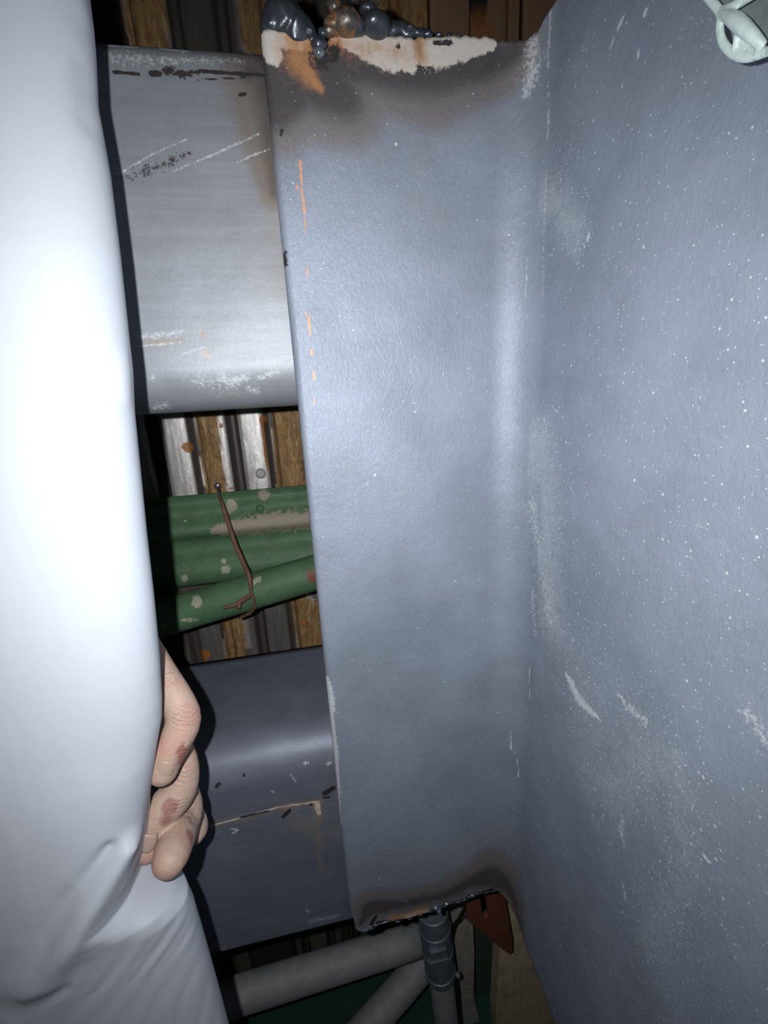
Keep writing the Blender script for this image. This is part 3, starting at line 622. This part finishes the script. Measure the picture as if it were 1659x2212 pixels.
# ------------------------------------------------------------------ pale green clamp, top right
M_mint = simple('mint_enamel', (0.60, 0.72, 0.68), 0.38, 0, 0.12, 120, 0.5, spot=((0.36, 0.44, 0.43), 60, 0.56))
M_mintd = simple('clamp_recess', (0.17, 0.20, 0.20), 0.6, 0, 0.3, 120, 0.5, spot=((0.07, 0.09, 0.09), 80, 0.55))
def wp(a, b, off):                   # a point standing off the web
    return atx(a, b, WX-off)
loop = [wp(a, b, 0.016) for a, b in [(1480, -70), (1500, -40), (1540, 6), (1556, 30), (1555, 60), (1562, 92), (1585, 116), (1615, 124), (1655, 112), (1690, 96), (1720, 60), (1730, 10), (1700, -40), (1650, -80), (1560, -100), (1480, -70)]]
parts = [tube(loop, 0.0010, 14, 90, squash=1.3), tube([wp(1556, 26, 0.016), wp(1590, 45, 0.018), wp(1620, 72, 0.018), wp(1650, 100, 0.016)], [0.0010, 0.0020, 0.0018, 0.0012], 12, 24),
         tube([wp(1560, 20, 0.016), wp(1590, 10, 0.016), wp(1640, -20, 0.016)], [0.0010, 0.0013, 0.0013], 12, 16), tube([wp(1598, 52, 0.017), wp(1590, 85, 0.017), wp(1585, 112, 0.016)], [0.0012, 0.0008, 0.0008], 12, 16),
         tube([wp(1600, 70, 0.016), wp(1612, 95, 0.015), wp(1640, 110, 0.015)], [0.0010, 0.0015, 0.0015], 12, 16)]
clamp = obj('hanging_clamp', *join(parts), M_mint); remesh(clamp, 0.0004, 3)
tag(clamp, 'pale mint-green looped metal clamp standing on the web, upper right corner', 'clamp')
bm = bmesh.new(); vs = [bm.verts.new(Vector(p)+Vector((0.004, 0, 0))) for p in smoothpts(loop, 60)[:-1]]
fc = bm.faces.new(vs); r = bmesh.ops.extrude_face_region(bm, geom=[fc])
for g in r['geom']:
    if isinstance(g, bmesh.types.BMVert): g.co.x = WX-0.0005
bmesh.ops.recalc_face_normals(bm, faces=bm.faces); bm.verts.ensure_lookup_table()
o = obj('clamp_body', np.array([v.co[:] for v in bm.verts]), [[v.index for v in f.verts] for f in bm.faces], M_mintd, clamp, smooth=False); bm.free()
tag(o, 'grey recessed body of the clamp')

# ------------------------------------------------------------------ white sheeting roll
M_pvc = Mat('white_pvc', (0.47, 0.495, 0.55), 0.5, 0, 0.25)
M_pvc.mul(M_pvc.noise(30, 3, 0.5), 0.97, 1.03); M_pvc.addh(M_pvc.noise(35, 4, 0.5, M_pvc.scaled((1.5, 1.5, 0.25))), 1.0)
M_pvc = M_pvc.done(0.35, 0.0015)
outl = [(150, -330, .262), (172, -150, .258), (195, 0, .254), (203, 60, .253), (208, 120, .252), (213, 230, .250), (240, 380, .248), (262, 560, .244), (280, 730, .242), (288, 800, .241), (292, 890, .240), (305, 1020, .237), (318, 1150, .234), (334, 1290, .230), (346, 1420, .227), (350, 1500, .225), (349, 1540, .224),
        (336, 1610, .221), (322, 1690, .219), (310, 1760, .217), (300, 1820, .215), (288, 1862, .214), (284, 1886, .213), (318, 1897, .212), (372, 1902, .212), (404, 1909, .213), (418, 1935, .214), (440, 2010, .213), (468, 2110, .210), (495, 2212, .206), (535, 2400, .20), (560, 2620, .19)]
rz = []; rc = []
for a, b, y in outl:
    p = aty(a, b, y); rz.append(p[2]); rr = ray(a, b); h = np.array([rr[1], -rr[0]]); h /= np.linalg.norm(h)   # points right of the ray
    ea, eb, rot = 0.085, 0.034, math.radians(-12)
    c, s = math.cos(rot), math.sin(rot); hl = np.array([c*h[0]+s*h[1], -s*h[0]+c*h[1]])
    sp_ = np.array([ea*ea*hl[0], eb*eb*hl[1]])/math.sqrt((ea*hl[0])**2+(eb*hl[1])**2); spw = np.array([c*sp_[0]-s*sp_[1], s*sp_[0]+c*sp_[1]])
    rc.append(p[:2]-spw)
rz = np.array(rz); rc = np.array(rc); order = np.argsort(rz)
print('roll z monotonic', np.all(np.diff(rz) < 0))
zs = np.concatenate([np.linspace(rz.min(), -0.30, 60, endpoint=False), np.linspace(-0.30, -0.12, 240, endpoint=False), np.linspace(-0.12, rz.max(), 150)])
cxs = np.interp(zs, rz[order], rc[order, 0]); cys = np.interp(zs, rz[order], rc[order, 1])
kern = np.ones(3)/3
th = np.concatenate([np.linspace(-math.pi*0.95, math.pi*0.25, 300, endpoint=False), np.linspace(math.pi*0.25, math.pi*1.05, 60, endpoint=False)]); NT = len(th)
c, s = math.cos(rot), math.sin(rot)
ex, ey = ea*np.cos(th), eb*np.sin(th)
keep = [i for i, (a, b, y) in enumerate(outl) if b <= 1500 or b >= 1930]
ks = sorted(keep, key=lambda i: rz[i]); sxs = np.interp(zs, rz[ks], rc[ks, 0]); sys_ = np.interp(zs, rz[ks], rc[ks, 1])
wt = np.exp(-(np.abs(th+0.10)/0.80)**3)[None, :]
R = np.zeros((len(zs), NT, 3)); R[:, :, 0] = sxs[:, None]+(cxs-sxs)[:, None]*wt+c*ex-s*ey; R[:, :, 1] = sys_[:, None]+(cys-sys_)[:, None]*wt+s*ex+c*ey; R[:, :, 2] = zs[:, None]
nx, ny = np.cos(th)/ea, np.sin(th)/eb; nl = np.hypot(nx, ny); nx /= nl; ny /= nl
N = np.stack([c*nx-s*ny, s*nx+c*ny], 1)
front = np.clip(-N[:, 1]*1.5, 0, 1)
P3 = R.reshape(-1, 3)[:, [0, 2]]
def RP(pts, y=0.195): return np.array([(lambda p: (p[0], p[2]))(aty(a, b, y)) for a, b in pts])
def gauss(pts, wdt):
    pts = np.asarray(pts); wd = np.broadcast_to(np.asarray(wdt, float), (len(pts),)); out = np.zeros(len(P3))
    for i in range(len(pts)-1):
        a, b = pts[i], pts[i+1]; ab = b-a; t = np.clip(((P3-a)@ab)/(ab@ab), 0, 1); d = np.linalg.norm(P3-(a+t[:, None]*ab), axis=1); ww = wd[i]+t*(wd[i+1]-wd[i])
        out = np.maximum(out, np.exp(-(d/ww)**2))
    return out
disp = 0.0075*gauss(RP([(262, 1840), (215, 1905), (150, 2000), (50, 2110), (-150, 2300)]), [0.006, 0.010, 0.012, 0.014, 0.03])
disp -= 0.0045*gauss(RP([(240, 1830), (165, 1920), (90, 2030), (30, 2100), (-150, 2250)]), [0.004, 0.007, 0.009, 0.011, 0.02])
disp -= 0.0030*gauss(RP([(-80, 2195), (0, 2155), (80, 2120), (165, 2078)]), [0.015, 0.013, 0.009, 0.004])*np.clip((0.0-(P3[:, 0]-RP([(190, 2060)])[0][0]))/0.03, 0, 1)
disp += 0.0012*gauss(RP([(308, 1890), (306, 1935)]), 0.0012)
disp += 0.0015*gauss(RP([(290, 770), (296, 860)], 0.24), 0.003)+0.0012*gauss(RP([(198, 20), (206, 60)], 0.25), 0.003)-0.0012*gauss(RP([(212, 180), (222, 300)], 0.25), 0.004)
piv = RP([(250, 1840)])[0]; dx = P3[:, 0]-piv[0]; dz = P3[:, 1]-piv[1]; phi = np.arctan2(dx+0.01, -dz+0.004); rad = np.hypot(dx, dz)
lowm = np.clip((-dz-0.012)/0.03, 0, 1)*np.clip((dx+0.06)/0.03, 0, 1)
nz = np.array([mnoise.noise(Vector((p[0]*20, p[1]*20, 0))) for p in P3])
u_ = dx*0.80-dz*0.60           # wrinkles sweep down to the left
disp += lowm*(0.00026*np.sin(u_*430+nz*6)+0.00013*np.sin(u_*790+nz*9+2))
disp += 0.0006*nz
D = disp.reshape(len(zs), NT)*front
R[:, :, 0] += D*N[:, 0]; R[:, :, 1] += D*N[:, 1]
v, f = rings(list(R))
tag(obj('white_sheet_roll', v, f, M_pvc), 'tall white plastic sheeting roll gripped by a hand, filling left edge', 'sheeting')

# ------------------------------------------------------------------ the hand
def skin():
    m = Mat('skin', (0.47, 0.335, 0.265), 0.55, 0, 0.4)
    m.b.inputs['Subsurface Weight'].default_value = 0.15; m.b.inputs['Subsurface Radius'].default_value = (0.006, 0.002, 0.001); m.b.inputs['Subsurface Scale'].default_value = 0.5
    m.mul(m.noise(120, 5, 0.6), 0.86, 1.14)
    m.mix(m.math('MULTIPLY', m.ramp(m.noise(45, 4, 0.6), 0.45, 0.65), 0.45), (0.50, 0.24, 0.19))
    m.mix(m.math('MULTIPLY', m.ramp(m.noise(200, 6, 0.75), 0.55, 0.72), 0.35), (0.33, 0.27, 0.22))
    geo = m.nt.nodes.new('ShaderNodeNewGeometry')
    for a, b, y, r in REDS:
        q = aty(a, b, y); n = m.nt.nodes.new('ShaderNodeVectorMath'); n.operation = 'DISTANCE'; m.L(geo.outputs['Position'], n.inputs[0]); n.inputs[1].default_value = q
        t = m.math('ADD', n.outputs['Value'], m.math('MULTIPLY', m.math('SUBTRACT', m.noise(160, 4), 0.5), 0.006))
        m.mix(m.math('MULTIPLY', m.ramp(t, r, r*0.45), 0.78), (0.25, 0.095, 0.085))
    for a, b, y, r in WHITES:
        q = aty(a, b, y); n = m.nt.nodes.new('ShaderNodeVectorMath'); n.operation = 'DISTANCE'; m.L(geo.outputs['Position'], n.inputs[0]); n.inputs[1].default_value = q
        t = m.math('ADD', n.outputs['Value'], m.math('MULTIPLY', m.math('SUBTRACT', m.noise(300, 4, 0.7), 0.5), 0.007))
        m.mix(m.math('MULTIPLY', m.ramp(t, r, r*0.3), 0.55), (0.70, 0.60, 0.55))
    wave = m.nt.nodes.new('ShaderNodeTexWave'); wave.bands_direction = 'Z'; wave.inputs['Scale'].default_value = 150; wave.inputs['Distortion'].default_value = 6; wave.inputs['Detail'].default_value = 3; wave.inputs['Detail Scale'].default_value = 1.5
    m.L(m.scaled((1, 1, 1), rot=(0, math.radians(-25), 0)), wave.inputs['Vector'])
    cm = None
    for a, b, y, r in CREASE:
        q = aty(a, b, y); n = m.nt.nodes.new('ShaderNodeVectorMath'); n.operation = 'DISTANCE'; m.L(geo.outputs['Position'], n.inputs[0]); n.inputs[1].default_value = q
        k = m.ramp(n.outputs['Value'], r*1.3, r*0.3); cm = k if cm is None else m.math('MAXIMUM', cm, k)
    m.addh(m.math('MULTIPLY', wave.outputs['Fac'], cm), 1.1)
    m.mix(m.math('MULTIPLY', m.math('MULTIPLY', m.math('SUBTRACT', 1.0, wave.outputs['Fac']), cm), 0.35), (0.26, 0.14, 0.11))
    wv = m.noise(420, 4, 0.65, m.scaled((0.6, 1, 1.6))); m.addh(wv, 1.0); m.addh(m.noise(900, 3, 0.6), 0.4)
    return m.done(0.55, 0.0006)
REDS = [(396, 1614, .2235, .0052), (388, 1640, .2225, .0046), (368, 1742, .2255, .0058), (358, 1768, .2235, .0056), (403, 1786, .229, .0060), (401, 1812, .219, .0058)]
WHITES = [(404, 1606, .224, .0026), (381, 1748, .2275, .0030), (416, 1778, .231, .0030)]
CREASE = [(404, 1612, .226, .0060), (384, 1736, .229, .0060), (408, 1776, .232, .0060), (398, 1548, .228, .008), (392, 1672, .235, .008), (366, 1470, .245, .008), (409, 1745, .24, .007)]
M_skin = skin()
def chain(pts, n=22):
    """[(px, py, Y, radius px)] -> tube of a finger"""
    P_ = []; r_ = []
    for a, b, y, r in pts:
        p = aty(a, b, y); P_.append(p); r_.append(r*np.linalg.norm(ray(a, b))*y/ray(a, b)[1]/F*0.93)
    return tube(P_, r_, 20, n, roundcap=True)
hand_parts = [
    chain([(262, 1330, .276, 30), (310, 1395, .266, 30), (349, 1452, .252, 27), (383, 1512, .240, 30), (396, 1556, .234, 33), (380, 1600, .229, 31), (360, 1640, .226, 29), (352, 1664, .224, 27)]),
    chain([(280, 1440, .286, 28), (330, 1530, .274, 28), (385, 1622, .250, 27), (394, 1674, .241, 30), (381, 1716, .236, 32), (350, 1752, .231, 31), (327, 1796, .227, 28), (318, 1830, .222, 25)]),
    chain([(300, 1540, .288, 26), (350, 1630, .280, 26), (398, 1712, .256, 24), (407, 1750, .246, 25), (394, 1784, .236, 28), (380, 1818, .222, 31), (370, 1848, .211, 30), (366, 1858, .208, 28)]),
    chain([(320, 1630, .286, 22), (370, 1700, .276, 22), (420, 1764, .262, 18), (429, 1790, .254, 16), (422, 1806, .248, 14)]),
    chain([(230, 1330, .296, 34), (180, 1400, .300, 32), (150, 1500, .296, 28), (130, 1590, .288, 25)]),   # thumb, behind the roll
]
# palm, wrist and forearm behind the roll
def pt(a, b, y): return aty(a, b, y)
for A1, B1, r0, r1 in [((262, 1330, .284), (170, 1260, .300), .013, .014), ((280, 1440, .290), (180, 1330, .302), .013, .014), ((300, 1540, .292), (190, 1400, .304), .012, .014), ((320, 1630, .290), (200, 1460, .304), .011, .013), ((230, 1350, .296), (160, 1290, .302), .014, .015)]:
    hand_parts.append(tube([pt(*A1), pt(*B1)], [r0, r1], 18, 8, roundcap=True))
wr = pt(160, 1270, .302)
hand_parts.append(tube([pt(190, 1370, .303), wr, wr+np.array([-0.05, 0.0, 0.03]), wr+np.array([-0.14, 0.0, 0.06]), wr+np.array([-0.24, -0.02, 0.08])], [0.020, 0.021, 0.022, 0.028, 0.034], 24, 30, roundcap=True, squash=0.8))
hand = obj('person', *join(hand_parts), M_skin)
remesh(hand, 0.0007, 5)
tag(hand, "person's bare right hand with dusty curled fingers gripping the white sheeting roll", 'person')
M_nail = simple('fingernail', (0.50, 0.36, 0.29), 0.32, 0, 0.12, 150, 0.3)
def nail(c, tip, side, w_, l_, name='fingernail'):
    """curved nail plate: c centre, tip direction (px), facing vector"""
    t = tip/np.linalg.norm(tip); n = side/np.linalg.norm(side); n = n-t*(n@t); n /= np.linalg.norm(n); b = np.cross(t, n)
    V = []; nu, nv = 13, 15
    for k in (0, 1):
        for i in range(nu):
            for j in range(nv):
                u = -1+2*i/(nu-1); v = -1+2*j/(nv-1)
                ww = w_*(1-0.20*max(-v, 0)**2-0.10*max(v, 0)**3)
                V.append(c+t*l_*v*(1-0.12*u*u)+b*ww*math.sin(u*1.1)/math.sin(1.1)+n*(w_*0.9*(math.cos(u*1.1)-1) - 0.0006*k - l_*0.06*v*v))
    F1 = gridF(nu, nv).tolist(); F2 = gridF(nu, nv, base=nu*nv, flip=True).tolist(); m = nu*nv
    E = []
    for i in range(nu-1): E += [[i*nv, i*nv+m, (i+1)*nv+m, (i+1)*nv], [i*nv+nv-1, (i+1)*nv+nv-1, (i+1)*nv+nv-1+m, i*nv+nv-1+m]]
    for j in range(nv-1): E += [[j, j+1, j+1+m, j+m], [(nu-1)*nv+j, (nu-1)*nv+j+m, (nu-1)*nv+j+1+m, (nu-1)*nv+j+1]]
    return obj(name, V, F1+F2+E, M_nail, hand)
for a, b, y, ta, tb, w_, l_, sx in [(353, 1668, .2166, -7, 30, .0050, .0062, 0.25), (317, 1826, .2140, -7, 30, .0046, .0064, 0.25)]:
    c_ = aty(a, b, y); tip = aty(a+ta, b+tb, y)-c_
    nail(c_, tip, np.array([sx-0.25, -1.0, 0.05]), w_, l_)
M_sleeve = simple('sleeve_cloth', (0.06, 0.07, 0.09), 0.9, 0, 0.2, 90, 0.8)
e0 = wr+np.array([-0.12, 0.0, 0.055]); e1 = wr+np.array([-0.30, -0.03, 0.085])
obj('sleeve', *tube([e0, e0+(e1-e0)*0.3, e0+(e1-e0)*0.7, e1], [0.034, 0.036, 0.040, 0.044], 28, 24), M_sleeve, hand)
